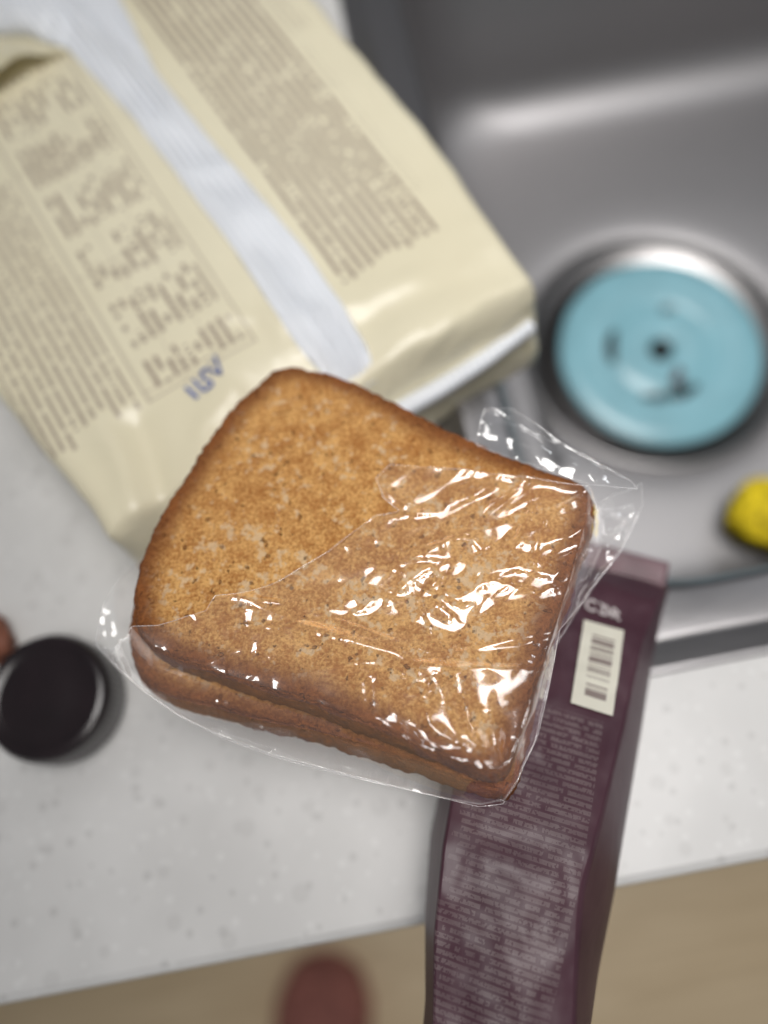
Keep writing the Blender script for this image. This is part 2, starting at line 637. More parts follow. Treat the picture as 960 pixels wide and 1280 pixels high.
cover = empty('drain_cover', (DX + 0.001, DY - 0.006, -0.1815), (rad(5), 0, 0))
tag(cover, 'round pale blue plastic drain cover lying in the sink drain', 'drain cover')
pf = [(0.0080, -0.012), (0.0080, 0.0065), (0.0086, 0.0078), (0.013, 0.0085), (0.024, 0.0082), (0.0325, 0.0076), (0.0345, 0.0066),
      (0.0365, 0.0064), (0.0385, 0.0070), (0.041, 0.0078), (0.050, 0.0086), (0.062, 0.0084), (0.069, 0.0072), (0.0722, 0.0055), (0.0722, 0.0020), (0.069, 0.0005)]
V, F = loft(lathe(pf, 128))
mesh_obj('disc', V, F, MT['blue'], cover)
V, F = loft(lathe([(0.0078, 0.0079), (0.0076, 0.0020), (0.001, 0.0016)], 32), cap1=True)
mesh_obj('centre_hole_shade', V, F, MT['hole'], cover)  # dark lining paints in the shade inside the hole


def arc_slot(a0, a1, r0, r1, z0, z1):
    Vv, Ff = [], []
    n = 24
    for i in range(n + 1):
        a = rad(a0 + (a1 - a0) * i / n)
        w = math.sin(math.pi * (i + 0.35) / (n + 0.7)) ** 0.5
        rm = (r0 + r1) / 2
        h = (r1 - r0) / 2 * w
        for r, z in ((rm - h, z0), (rm - h * 0.7, z1), (rm + h * 0.7, z1), (rm + h, z0)):
            Vv.append((r * math.cos(a), r * math.sin(a), z))
    for i in range(n):
        for k in range(3):
            p = i * 4 + k
            Ff.append((p, p + 1, p + 5, p + 4))
    return Vv, Ff


for a0, a1 in ((142, 186), (262, 300)):
    V, F = arc_slot(a0, a1, 0.0310, 0.0400, 0.0070, 0.0080)
    mesh_obj('slot_shade', V, F, MT['hole'], cover)  # raised dark strips paint in the shade of the finger slots


def drop(x, y, z, rx, ry, h, label):
    prof_ = [(1, 0.0), (1.02, 0.15), (0.95, 0.45), (0.75, 0.75), (0.45, 0.94), (0.12, 1.0)]
    th = np.linspace(0, 2 * math.pi, 28, endpoint=False)
    lp = [np.stack([r * rx * np.cos(th) * (1 + 0.12 * np.sin(2 * th + 1)), r * ry * np.sin(th), np.full(28, h * q)], 1) for r, q in prof_]
    Vv, Ff = loft(lp, cap0=True, cap1=True)
    o = mesh_obj('water_drop', Vv, Ff, MT['water'])
    o.location = (x, y, z)
    tag(o, label, 'water drop', 'water drops on the drain cover')


drop(0.2215, 0.2355, -0.1782, 0.0075, 0.0058, 0.0032, 'largest shining water drop in the groove of the blue drain cover')
drop(0.2065, 0.2345, -0.1784, 0.0058, 0.0040, 0.0024, 'middle water drop in the groove of the blue drain cover')
drop(0.1975, 0.2362, -0.1782, 0.0040, 0.0033, 0.0020, 'leftmost small water drop in the groove of the blue drain cover')
drop(0.2300, 0.2990, -0.1705, 0.0045, 0.0032, 0.0018, 'small water drop near the far side of the blue drain cover')


def lumpy(name, sx, sy, sz, mat, seed, parent=None, amp=0.15, freq=2.5, sq=0.7, level=5):
    bm = bmesh.new()
    bmesh.ops.create_icosphere(bm, subdivisions=level, radius=1)
    rs = random.Random(seed)
    from mathutils import noise as mn
    off = Vector((rs.random() * 20, rs.random() * 20, rs.random() * 20))
    for v in bm.verts:
        c = v.co.copy()
        q = Vector([math.copysign(abs(k) ** sq, k) for k in c])
        q *= 1 + amp * mn.fractal(c * freq + off, 0.8, 2.0, 4)
        v.co = Vector((q.x * sx, q.y * sy, q.z * sz))
    me = bpy.data.meshes.new(name)
    bm.to_mesh(me)
    bm.free()
    me.polygons.foreach_set('use_smooth', [True] * len(me.polygons))
    me.materials.append(mat)
    return link(bpy.data.objects.new(name, me), parent)


sp = lumpy('sponge', 0.033, 0.023, 0.019, MT['yellow'], 4, amp=0.09, freq=2.2, sq=0.72)
sp.location = (0.250, 0.127, -0.1585)
sp.rotation_euler = (0, 0, rad(-25))
tag(sp, 'bright yellow sponge scrap on the sink floor at the right edge', 'sponge')

sc_ = lumpy('red_reflection', 0.0032, 0.0062, 0.0018, simple('dark_red_reflection', (0.09, 0.012, 0.014), 0.25), 12, amp=0.25, level=4)  # added lump whose colour stands in for a reddish reflection on the cover
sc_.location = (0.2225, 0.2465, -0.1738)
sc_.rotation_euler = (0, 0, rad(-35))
tag(sc_, 'tiny dark red lump standing in for a reflection on the blue drain cover', 'painted reflection')

# ---------------------------------------------------------------- bread bag
BA = rad(22.08)
bag = empty('bread_bag', (-0.014, 0.158, 0.0), (0, 0, BA))
tag(bag, 'large cream printed plastic bread bag with white back seam lying beside the sink', 'bread bag')
HB = 0.0275


def sect(scale_z, half_w, n=300, r=0.0065):
    """rounded-rectangle cross-section (a, z) of the bag, starting at bottom centre"""
    hw, hz = half_w, max(HB * scale_z, 0.0006)
    rr = min(r, hz * 0.95)
    pts = []
    for cx, cz, a0 in ((hw - rr, -hz + rr, -90), (hw - rr, hz - rr, 0), (-hw + rr, hz - rr, 90), (-hw + rr, -hz + rr, 180)):
        for k in range(14):
            a = rad(a0 + 90 * k / 13)
            pts.append((cx + rr * math.cos(a), cz + rr * math.sin(a)))
    P = np.array(pts)
    cl = np.vstack([P, P[:1]])
    s = np.concatenate([[0], np.cumsum(np.hypot(*np.diff(cl, axis=0).T))])
    # denser along the top
    q = np.linspace(0, s[-1], n, endpoint=False)
    return np.stack([np.interp(q, s, cl[:, 0]), np.interp(q, s, cl[:, 1])], 1)


BAG_CR = [  # (height mm, width mm, [(a, b) mm ...]) soft folds pressed into the upper side
    (1.6, 5.0, [(-88, -2), (-81, 26), (-80, 45)]), (-2.6, 6.0, [(-79, -4), (-72, 16), (-69, 32)]), (1.4, 5.0, [(-62, -2), (-50, 14), (-32, 22)]),
    (-1.8, 9.0, [(30, 22), (62, 16), (96, 7)]), (1.2, 5.0, [(2, 40), (18, 34), (34, 28), (60, 26)]), (-1.2, 6.0, [(-6, 50), (-12, 20), (-30, 4)]),
    (1.0, 7.0, [(40, 8), (70, 10), (98, 22)]), (-1.3, 10.0, [(-40, 10), (-10, 14)]), (1.0, 4.0, [(-20, 60), (-2, 46)]),
    (-1.0, 12.0, [(60, 120), (98, 60)]), (-1.2, 8.0, [(-100, 60), (-90, 20)])]


def bag_top(a, b):
    """extra height (m) of the upper side at (a, b) in metres"""
    A_, B_ = np.asarray(a) * 1000, np.asarray(b) * 1000
    h = 1.4 * fbm(A_ / 60, B_ / 60, 5, 3) + 0.35 * fbm(A_ / 14, B_ / 18, 8, 2)
    for amp, w, line in BAG_CR:
        dmin = np.full(np.shape(A_), 1e9)
        for p, q in zip(line[:-1], line[1:]):
            dmin = np.minimum(dmin, seg_dist(A_, B_, p, q)[0])
        h = h + amp * np.exp(-(dmin / w) ** 2)
    h = h - 6.5 * np.exp(-(((A_ + 6) / 30) ** 2 + ((B_ - 4) / 16) ** 2))     # pressed in by the toast
    return h / 1000


st = [(-0.0062, 0.03, 0.0930), (-0.0060, 0.20, 0.0945), (-0.0054, 0.44, 0.0970), (-0.0043, 0.66, 0.0990), (-0.0030, 0.83, 0.1008), (-0.0016, 0.935, 0.1016), (-0.0004, 0.972, 0.1020), (0.0012, 0.992, 0.1022), (0.004, 1.0, 0.1022)]
bs = list(np.linspace(0.009, 0.30, 120))
loops = []
for b, sz, hw in st + [(b, 1.0 + 0.10 * float(sstep(0.02, 0.2, b)), 0.1022) for b in bs]:
    P = sect(sz, hw)
    a, z = P[:, 0], P[:, 1]
    topw = sstep(0.2, 0.9, z / (HB * max(sz, 0.05)))
    zz = z + HB + topw * bag_top(a, np.full_like(a, b)) * (0.4 + 0.6 * min(1, sz))
    # the sides swell away from the end and ripple a little
    aa = a + np.where(a > 0, 0.0055, -0.0130) * float(sstep(0, 0.09, b)) * sstep(0.05, 0.10, np.abs(a))
    aa = aa + 0.0012 * noise2(np.full_like(a, b * 40), z * 60, 3) * sstep(0.08, 0.1, np.abs(a))
    bb = np.full_like(a, b) + (0.0016 * fbm(a * 30, z * 40, 11, 3) if sz < 0.99 else 0)
    bb = bb - 0.013 * (1 - np.clip(zz / (2 * HB), 0, 1)) ** 1.5 * float(sstep(0.03, 0.0, b))
    loops.append(np.stack([aa, bb, np.maximum(zz, 0.0032)], 1))
V, F = loft(loops, cap0=True, cap1=True)
mesh_obj('bag_body', V, F, MT['bag'], bag)


def bag_z(a, b):
    hz = HB * (1.0 + 0.10 * sstep(0.02, 0.2, np.asarray(b)))
    return HB + hz + bag_top(a, b)


def ribbon(name, left, right, mat, parent, lift, rib=0.0, nribs=9, nb=120, na=50, extra=None):
    """strip lying on the bag between two (a, b) polylines in mm"""
    Lp, Rp = np.array(left, float), np.array(right, float)

    def res(P):
        s = np.concatenate([[0], np.cumsum(np.hypot(*np.diff(P, axis=0).T))])
        q = np.linspace(0, s[-1], nb)
        return np.stack([np.interp(q, s, P[:, 0]), np.interp(q, s, P[:, 1])], 1)
    Lr, Rr = res(Lp), res(Rp)
    # soften corners
    for _ in range(6):
        for Q in (Lr, Rr):
            Q[1:-1] = 0.5 * Q[1:-1] + 0.25 * (Q[:-2] + Q[2:])
    Vv = []
    for j in range(nb):
        u = np.linspace(0, 1, na)
        P = Lr[j] * (1 - u[:, None]) + Rr[j] * u[:, None]
        z = bag_z(P[:, 0] / 1000, np.maximum(P[:, 1], 6) / 1000)
        z = z - 0.006 * sstep(8, -6, P[:, 1])
        z = z + lift * np.sin(np.pi * np.clip(u, 0.0, 1)) ** 0.4 + 0.0003
        z = z + rib * np.abs(np.sin(u * math.pi * nribs)) * sstep(0.12, 0.3, u)
        if extra is not None:
            z = z + extra(u, j / (nb - 1), P)
        Vv.append(np.stack([P[:, 0] / 1000, P[:, 1] / 1000, z], 1))
    V_, F_ = loft(Vv, close=False)
    o = mesh_obj(name, V_, F_, mat, parent)
    md = o.modifiers.new('thickness', 'SOLIDIFY')
    md.thickness = 0.0003
    return o


ribbon('back_seam', [(7, -3), (4, 10), (1.5, 27), (2.4, 85), (0, 140), (-2, 177), (-8, 225), (-14, 262), (-18, 292)],
       [(22, -3), (26, 10), (27, 20), (28.4, 66), (25, 110), (22, 136), (20.5, 191), (28, 252), (36, 292)], MT['seam'], bag, 0.0012, 0.0010, 7,
       extra=lambda u, v, P: 0.0004 * noise2(P[:, 0] / 6, P[:, 1] / 30, 4) + 0.0038 * np.exp(-((P[:, 0] - np.interp(P[:, 1], [60, 95, 149, 203, 256, 292], [25.5, 24.5, 19.5, 12, 2, -4])) / 4.6) ** 2) * sstep(70, 170, P[:, 1]))
ribbon('seam_flap', [(-6, 228), (-22, 252), (-34, 262), (-60, 270)], [(16, 236), (4, 262), (-16, 285), (-50, 298)], MT['seam'], bag, 0.0, 0.0008, 6,
       extra=lambda u, v, P: (0.0115 * sstep(0, 0.45, v) - 0.0015) * np.sin(np.pi * np.clip(u, 0, 1)) ** 0.4 + 0.001 * noise2(P[:, 0] / 9, P[:, 1] / 9, 6))
ribbon('torn_flap', [(-9.5, 231), (-30, 229), (-52, 224), (-80, 214)], [(-9, 232), (-30, 250), (-46, 262), (-78, 275)], MT['cream_inner'], bag, 0.0, 0,
       extra=lambda u, v, P: 0.0012 + 0.011 * sstep(0, 0.35, v) * (1 - 0.75 * u) - 0.002 * np.exp(-(u / 0.12) ** 2) * v)

# end seal: a flat crimped fin standing out from the end of the bag
Vv = []
for j, (b, z0) in enumerate(((-0.0080, 0.0310), (-0.0120, 0.0345), (-0.0155, 0.0345), (-0.0172, 0.0320))):
    a = np.linspace(-0.090, 0.0965, 90)
    zz = z0 + 0.0016 * noise2(a * 45, np.full_like(a, j * 0.25), 2) + 0.001 * np.sin(a * 60)
    bb = np.full_like(a, b) + 0.0010 * noise2(a * 40, np.full_like(a, 3.3), 3) + 0.0045 * sstep(0.06, 0.0905, a)
    Vv.append(np.stack([a, bb, zz], 1))
V, F = loft(Vv, close=False)
o = mesh_obj('end_seal', V, F, MT['seam'], bag)
o.modifiers.new('thickness', 'SOLIDIFY').thickness = 0.0008


def stroke(pts, w):
    """a flat ink stroke following the bag top"""
    P = np.array(pts, float)
    s = np.concatenate([[0], np.cumsum(np.hypot(*np.diff(P, axis=0).T))])
    q = np.linspace(0, s[-1], max(8, int(s[-1] / 0.4)))
    C_ = np.stack([np.interp(q, s, P[:, 0]), np.interp(q, s, P[:, 1])], 1)
    for _ in range(2):
        C_[1:-1] = 0.5 * C_[1:-1] + 0.25 * (C_[:-2] + C_[2:])
    T_ = np.gradient(C_, axis=0)
    T_ /= np.linalg.norm(T_, axis=1)[:, None] + 1e-9
    N_ = np.stack([-T_[:, 1], T_[:, 0]], 1)
    rows = []
    for sgn in (-1, 0, 1):
        Q = C_ + N_ * w * 0.5 * sgn
        rows.append(np.stack([Q[:, 0] / 1000, Q[:, 1] / 1000, bag_z(Q[:, 0] / 1000, Q[:, 1] / 1000) + 0.0009], 1))
    return loft(rows, close=False)


for pts, w in (([(-29.4, 41.0), (-31.1, 32.0), (-33.2, 34.4), (-35.6, 37.8), (-37.8, 37.1), (-38.6, 34.3), (-36.1, 31.2), (-36.7, 29.6), (-40.8, 29.4), (-42.2, 36.5)], 1.35),
               ([(-46.3, 35.3), (-44.4, 28.2)], 1.6), ([(-33.0, 39.2), (-31.4, 38.2)], 0.6)):
    V, F = stroke(pts, w)
    mesh_obj('stamp_stroke', V, F, MT['ink'], bag)

# ---------------------------------------------------------------- maroon pouch
PX, PY, PANG = 0.043, -0.008, rad(-27.0)
pouch = empty('snack_pouch', (PX, PY, 0), (0, 0, PANG))
tag(pouch, 'dark maroon printed pouch with cream barcode patch overhanging the counter edge', 'pouch')
pc, ps = math.cos(PANG), math.sin(PANG)
#        along,  z_low, z_top, base left, base right, top left, top right
PST = [(-0.098, 0.030, 0.046, -0.0235, 0.0225, -0.0225, 0.0190),
       (-0.092, 0.020, 0.060, -0.0250, 0.0240, -0.0230, 0.0175),
       (-0.075, 0.008, 0.068, -0.0280, 0.0255, -0.0260, 0.0150),
       (-0.050, 0.002, 0.071, -0.0355, 0.0260, -0.0325, 0.0095),
       (-0.026, 0.002, 0.073, -0.0405, 0.0270, -0.0365, 0.0055),
       (0.000, 0.002, 0.066, -0.0420, 0.0262, -0.0385, 0.0085),
       (0.030, 0.002, 0.056, -0.0420, 0.0258, -0.0385, 0.0115),
       (0.060, 0.002, 0.044, -0.0410, 0.0252, -0.0380, 0.0140),
       (0.080, 0.003, 0.034, -0.0405, 0.0250, -0.0375, 0.0190),
       (0.0895, 0.008, 0.022, -0.0400, 0.0250, -0.0385, 0.0235),
       (0.0925, 0.0125, 0.016, -0.0400, 0.0250, -0.0395, 0.0245)]
ST = np.array(PST)
al = np.concatenate([np.linspace(ST[0, 0], ST[-1, 0], 130)])
cols = [np.interp(al, ST[:, 0], ST[:, k]) for k in range(1, 7)]
for _ in range(2):
    for c_ in cols:
        c_[1:-1] = 0.5 * c_[1:-1] + 0.25 * (c_[:-2] + c_[2:])


def pouch_section(i):
    zl, zt, bl, br, tl, tr = [c_[i] for c_ in cols]
    u = np.linspace(0, 1, 70)
    ax = tl + (tr - tl) * u
    wob = 0.0014 * fbm(ax * 45, np.full_like(ax, al[i] * 45), 21, 3) + 0.0002 * noise2(ax * 200, np.full_like(ax, al[i] * 150), 4)
    top = np.stack([ax, zt + 0.0014 * np.sin(np.pi * u) + wob, np.ones(70)], 1)
    v = np.linspace(0, 1, 16)[1:-1]
    bulge = 0.0016 * np.sin(np.pi * v)
    zm = zl + 0.45 * (zt - zl)
    right = np.stack([tr + (br - tr) * np.sin(v * math.pi / 2) + bulge, zt + (zl - zt) * v, np.zeros(14)], 1)
    left = np.stack([tl + (bl - tl) * np.sin(v * math.pi / 2) - bulge, zt + (zl - zt) * v, np.zeros(14)], 1)
    bot = np.stack([np.linspace(br, bl, 20), np.full(20, zl), np.zeros(20)], 1)
    return np.concatenate([top, right, bot, left[::-1]])


loops, face = [], []
for i in range(len(al)):
    S_ = pouch_section(i)
    loops.append(np.stack([S_[:, 0], np.full(len(S_), al[i]), S_[:, 1]], 1))
    face.append(S_[:, 2])
V, F = loft(loops, cap0=True, cap1=True)
F = [tuple(reversed(f)) for f in F]
mesh_obj('pouch_body', V, F, MT['pouch'], pouch, attrs={'face': np.concatenate(face)})


def pouch_z(x, y):
    zt = np.interp(y, al, cols[1])
    tl, tr = np.interp(y, al, cols[4]), np.interp(y, al, cols[5])
    u = np.clip((x - tl) / (tr - tl), 0, 1)
    return zt + 0.0014 * np.sin(np.pi * u) + 0.0014 * fbm(x * 45, y * 45, 21, 3)


# crimped seals at the two ends
for (y0, y1, z0, z1) in ((0.0905, 0.1040, 0.0145, 0.0130), (-0.0960, -0.1100, 0.0390, 0.0350)):
    rows = []
    for t in np.linspace(0, 1, 28):
        x = np.linspace(-0.0400, 0.0250, 60) if y0 > 0 else np.linspace(-0.0235, 0.0215, 60)
        y = y0 + (y1 - y0) * t
        z = z0 + (z1 - z0) * t + 0.0004 * np.sin(t * math.pi * 14) + 0.0006 * noise2(x * 60, np.full_like(x, t), 3)
        rows.append(np.stack([x, np.full_like(x, y), z], 1))
    V, F = loft(rows, close=False)
    o = mesh_obj('seal', V, F, MT['crimp'], pouch)
    o.modifiers.new('thickness', 'SOLIDIFY').thickness = 0.0006


def patch(name, x0, x1, y0, y1, mat, lift=0.0011, nx=16, ny=28, shape=None):
    xs, ys = np.linspace(x0, x1, nx), np.linspace(y0, y1, ny)
    mx_, my_ = (x0 + x1) / 2, (y0 + y1) / 2
    rows = []
    for y in ys:
        z = pouch_z(xs, np.full_like(xs, y)) + lift
        rows.append(np.stack([xs - mx_, np.full_like(xs, y - my_), z], 1))
    V_, F_ = loft(rows, close=False)
    o_ = mesh_obj(name, V_, F_, mat, pouch)
    o_.location = (mx_, my_, 0)
    return o_


patch('barcode_label', -0.0072, 0.0075, 0.0300, 0.0630, MT['barcode'])
patch('print_square', -0.0205, -0.0135, -0.0905, -0.0825, MT['black_print'])
# small pale emblem above the barcode: two looped arrows and short strokes


def pouch_stroke(pts, w):
    P = np.array(pts, float)
    s_ = np.concatenate([[0], np.cumsum(np.hypot(*np.diff(P, axis=0).T))])
    q = np.linspace(0, s_[-1], 24)
    C_ = np.stack([np.interp(q, s_, P[:, 0]), np.interp(q, s_, P[:, 1])], 1)
    C_[1:-1] = 0.5 * C_[1:-1] + 0.25 * (C_[:-2] + C_[2:])
    T_ = np.gradient(C_, axis=0)
    T_ /= np.linalg.norm(T_, axis=1)[:, None] + 1e-9
    N_ = np.stack([-T_[:, 1], T_[:, 0]], 1)
    rows = []
    for sg in (-1, 1):
        Q = (C_ + N_ * w * 0.5 * sg) / 1000
        rows.append(np.stack([Q[:, 0], Q[:, 1], pouch_z(Q[:, 0], Q[:, 1]) + 0.0012], 1))
    V_, F_ = loft(rows, close=False)
    mesh_obj('emblem_mark', V_, F_, MT['white_print'], pouch)


circ = lambda cx, cy, r0, a0, a1: [(cx + r0 * math.cos(rad(t)), cy + r0 * math.sin(rad(t))) for t in np.linspace(a0, a1, 14)]
pouch_stroke(circ(-5.2, 70.0, 2.2, 40, 330), 1.2)
pouch_stroke(circ(-0.6, 69.5, 2.0, -140, 120), 1.1)
pouch_stroke([(-2.2, 72.4), (-0.4, 70.0), (-2.0, 67.4)], 0.9)
pouch_stroke([(2.6, 67.2), (2.9, 71.8), (5.4, 69.6), (3.2, 68.8), (5.8, 66.8)], 1.0)

# ---------------------------------------------------------------- toast
TA = -math.atan(0.12)
T0 = Vector((-0.015, 0.07, 0.092))
TOAST = [(-23.1,82.5), (-19.2,86.0), (-14.3,89.0), (-6.8,88.7), (-1.8,85.3), (4.5,82.7), (15.1,74.4), (27.8,62.5), (38.8,52.1), (52.0,40.8), (63.6,31.1), (75.2,23.1), (81.4,18.0), (82.9,12.2), (79.3,3.2), (69.5,-11.9), (59.1,-27.2), (51.7,-38.4), (44.2,-51.6), (38.4,-60.9), (34.5,-65.4), (29.3,-64.9), (15.8,-56.7), (3.1,-48.5), (-7.9,-41.7), (-18.0,-35.4), (-30.8,-29.0), (-42.7,-22.6), (-54.9,-16.1), (-63.6,-10.0), (-68.5,-3.1), (-70.4,6.4), (-68.7,18.1), (-61.8,34.7), (-51.3,49.9), (-40.2,65.9), (-30.4,77.7)]
FILM = [(-88.0,-0.9), (-81.9,-9.3), (-73.7,-18.7), (-62.9,-28.5), (-49.9,-37.8), (-33.1,-47.3), (-12.8,-56.5), (9.4,-65.9), (26.6,-72.8), (33.6,-73.2), (38.1,-69.5), (41.7,-64.4), (47.7,-57.3), (53.3,-46.1), (58.0,-36.8), (61.6,-28.3), (77.0,-13.5), (91.1,-2.0), (101.3,10.4), (101.3,15.7), (83.3,14.4), (59.0,24.0), (38.8,31.5), (19.8,37.3), (14.4,33.1), (15.8,25.0), (20.2,19.5), (12.2,19.7), (-5.3,10.1), (-24.7,2.7), (-35.4,-0.7), (-41.9,0.1), (-45.5,-3.6), (-61.6,-5.0)]
NFILM = 20
BACK = [(-90.5,1.4), (-84.3,-7.1), (-75.8,-16.7), (-64.8,-26.8), (-51.5,-36.3), (-34.3,-46.0), (-13.5,-55.5), (9.3,-65.1), (26.9,-72.2), (34.1,-72.6), (38.6,-68.8), (42.4,-63.6), (48.5,-56.3), (54.2,-44.8), (59.1,-35.3), (62.7,-26.6), (78.5,-11.5), (93.0,0.4), (103.4,13.1), (103.4,18.5), (102.5,18.2), (88.7,16.4), (62.1,33.5), (40.2,39.4), (-6.1,49.5), (-48.8,45.1), (-75.5,31.6), (-85.1,19.7), (-89.1,10.0)]
CREASES = [(1.1,2.6,[(38.8,31.5), (82.0,15.7), (91.7,11.6), (97.4,9.1)]), (0.75,1.7,[(37.8,22.8), (46.3,24.8)]), (1.1,2.6,[(36.3,19.0), (56.0,22.2)]), (0.75,1.7,[(42.3,13.3), (52.4,16.4), (61.2,19.4), (63.2,21.5)]), (1.1,2.6,[(43.6,6.2), (55.6,8.4), (60.9,9.7)]), (0.75,1.7,[(52.8,-2.7), (63.1,12.5)]), (1.1,2.6,[(64.8,8.1), (74.8,10.7), (82.5,12.3)]), (1.1,2.6,[(58.1,-1.5), (71.5,-1.2), (86.3,3.5)]), (0.75,1.7,[(63.0,-9.4), (74.3,-6.4)]), (0.75,1.7,[(62.8,-12.7), (73.3,-10.0)]), (0.75,1.7,[(42.5,-7.8), (51.5,-8.2), (57.9,-10.2), (64.1,-13.0)]), (0.75,1.7,[(35.9,-3.0), (41.6,-2.7), (44.1,0.6), (41.7,4.2), (33.5,5.9)]), (0.75,1.7,[(88.9,3.7), (87.0,-3.7)]), (0.75,1.7,[(39.3,-12.7), (45.8,-11.8), (54.4,-16.2)]), (0.75,1.7,[(60.3,-17.0), (69.3,-16.6)]), (0.45,1.0,[(63.1,12.5), (65.7,8.7), (62.2,0.7), (57.7,-8.3)]), (0.75,1.7,[(94.6,7.3), (91.9,3.1)]), (0.45,1.0,[(74.0,-14.7), (80.2,-12.2)]), (1.5,4.0,[(71.1,-2.7), (96.9,7.6)]), (1.1,2.6,[(-16.7,-17.0), (-4.3,-22.5)]), (0.45,1.0,[(-2.3,-24.0), (2.5,-25.7)]), (0.75,1.7,[(4.2,-24.2), (21.4,-29.4)]), (1.1,2.6,[(11.9,-34.1), (21.1,-34.1), (25.4,-37.5), (46.6,-40.7)]), (0.75,1.7,[(-1.6,-33.4), (3.3,-33.9)]), (0.75,1.7,[(-1.6,-33.4), (-1.4,-41.2), (0.8,-45.1)]), (0.75,1.7,[(4.6,-34.9), (4.7,-42.4)]), (0.75,1.7,[(6.0,-34.8), (17.7,-37.1)]), (1.5,4.0,[(4.0,-46.4), (13.6,-44.1), (21.1,-41.3)]), (1.1,2.6,[(32.5,-73.4), (24.8,-63.1), (16.3,-51.5)]), (0.75,1.7,[(32.5,-73.4), (25.4,-60.5), (24.3,-49.6), (22.5,-41.6)]), (0.75,1.7,[(32.5,-73.4), (28.6,-58.5), (26.6,-38.8)]), (1.1,2.6,[(32.5,-73.4), (12.5,-56.8), (2.6,-46.9)]), (1.1,2.6,[(32.5,-73.4), (15.7,-61.4), (-0.1,-50.5)]), (0.75,1.7,[(32.5,-73.4), (17.3,-66.8), (0.9,-56.7)]), (0.75,1.7,[(32.2,-72.1), (31.2,-61.6), (27.4,-51.5)]), (1.1,2.6,[(34.1,-72.4), (39.3,-59.2), (45.7,-50.2)]), (0.75,1.7,[(35.0,-71.3), (40.3,-63.3), (48.5,-47.3)]), (1.1,2.6,[(-18.9,-34.4), (-12.3,-38.5), (-5.2,-42.6), (2.5,-47.5), (13.8,-57.1)]), (0.45,1.0,[(18.4,-51.2), (22.7,-57.4)]), (0.45,1.0,[(27.1,-29.4), (28.8,-32.0), (35.4,-34.4)]), (0.75,1.7,[(14.0,32.6), (19.9,23.7), (26.7,17.3), (41.7,19.0)]), (0.45,1.0,[(19.5,17.2), (32.3,16.1)]), (1.1,2.6,[(24.9,4.2), (38.5,4.4)]), (0.75,1.7,[(22.3,1.2), (35.9,-1.2)]), (0.45,1.0,[(14.4,5.2), (19.8,3.3)]), (0.75,1.7,[(11.7,1.5), (17.3,-2.7), (25.8,-2.2)]), (0.75,1.7,[(22.0,-7.4), (28.1,-11.6), (34.3,-15.1)]), (0.75,1.7,[(23.6,-13.6), (30.6,-19.4)]), (0.75,1.7,[(-6.0,-8.4), (1.0,-8.0), (10.6,-9.2), (12.2,-11.7)]), (0.45,1.0,[(-2.6,-13.5), (6.2,-10.1)]), (1.1,2.6,[(-31.6,-13.5), (-17.2,-14.9), (-6.7,-18.4)]), (0.45,1.0,[(-14.3,-8.2), (-4.1,-14.6), (8.3,-22.4)]), (0.45,1.0,[(19.3,-14.2), (22.0,-21.9)]), (0.45,1.0,[(-30.6,-3.4), (-20.4,-6.2)]), (0.45,1.0,[(10.0,12.8), (9.8,9.7)]), (0.45,1.0,[(0.4,11.6), (0.5,9.7)]), (0.75,1.7,[(14.4,-7.4), (17.9,-7.3)]), (0.45,1.0,[(10.3,19.2), (18.1,17.5)]), (0.75,1.7,[(26.9,-3.9), (27.0,-6.9), (31.1,-7.4)]), (0.75,1.7,[(-83.4,-6.1), (-64.8,-1.7), (-47.7,-0.4)]), (0.45,1.0,[(-83.4,-6.1), (-67.4,-10.7), (-62.3,-12.8)]), (0.45,1.0,[(-83.4,-6.1), (-67.5,-13.3), (-53.3,-20.5), (-34.0,-28.2)]), (1.1,2.6,[(-41.0,-9.5), (-22.1,-13.2)]), (0.75,1.7,[(-54.7,-18.8), (-46.1,-19.7), (-35.8,-17.3)]), (0.45,1.0,[(-34.0,-21.3), (-32.3,-18.7)]), (0.75,1.7,[(-32.2,-24.6), (-27.6,-21.8)]), (0.45,1.0,[(-57.9,-26.1), (-52.9,-24.2)]), (1.1,2.6,[(-52.4,-28.6), (-42.0,-31.2)]), (0.45,1.0,[(-61.6,5.1), (-50.2,-4.6)]), (1.1,2.6,[(-44.6,1.3), (-33.2,-4.9)])]
FLAP = [(50.2,39.3), (56.2,52.2), (65.2,49.5), (77.9,34.0), (95.4,17.5), (97.4,11.0), (84.0,15.1), (65.4,27.9)]
RIDGE = [(-61.3,-2.5), (-35.4,-1.4), (-6.9,-19.9), (20.2,-34.9), (52.5,-42.1)]
TH1 = 15.0       # slice thickness, mm
_c, _s = 1.035 * math.cos(rad(4)), 1.035 * math.sin(rad(4))
LOWER = [(p[0] * _c - p[1] * _s - 4.0, p[0] * _s + p[1] * _c - 3.5) for p in TOAST]   # the under slice has slid towards the front


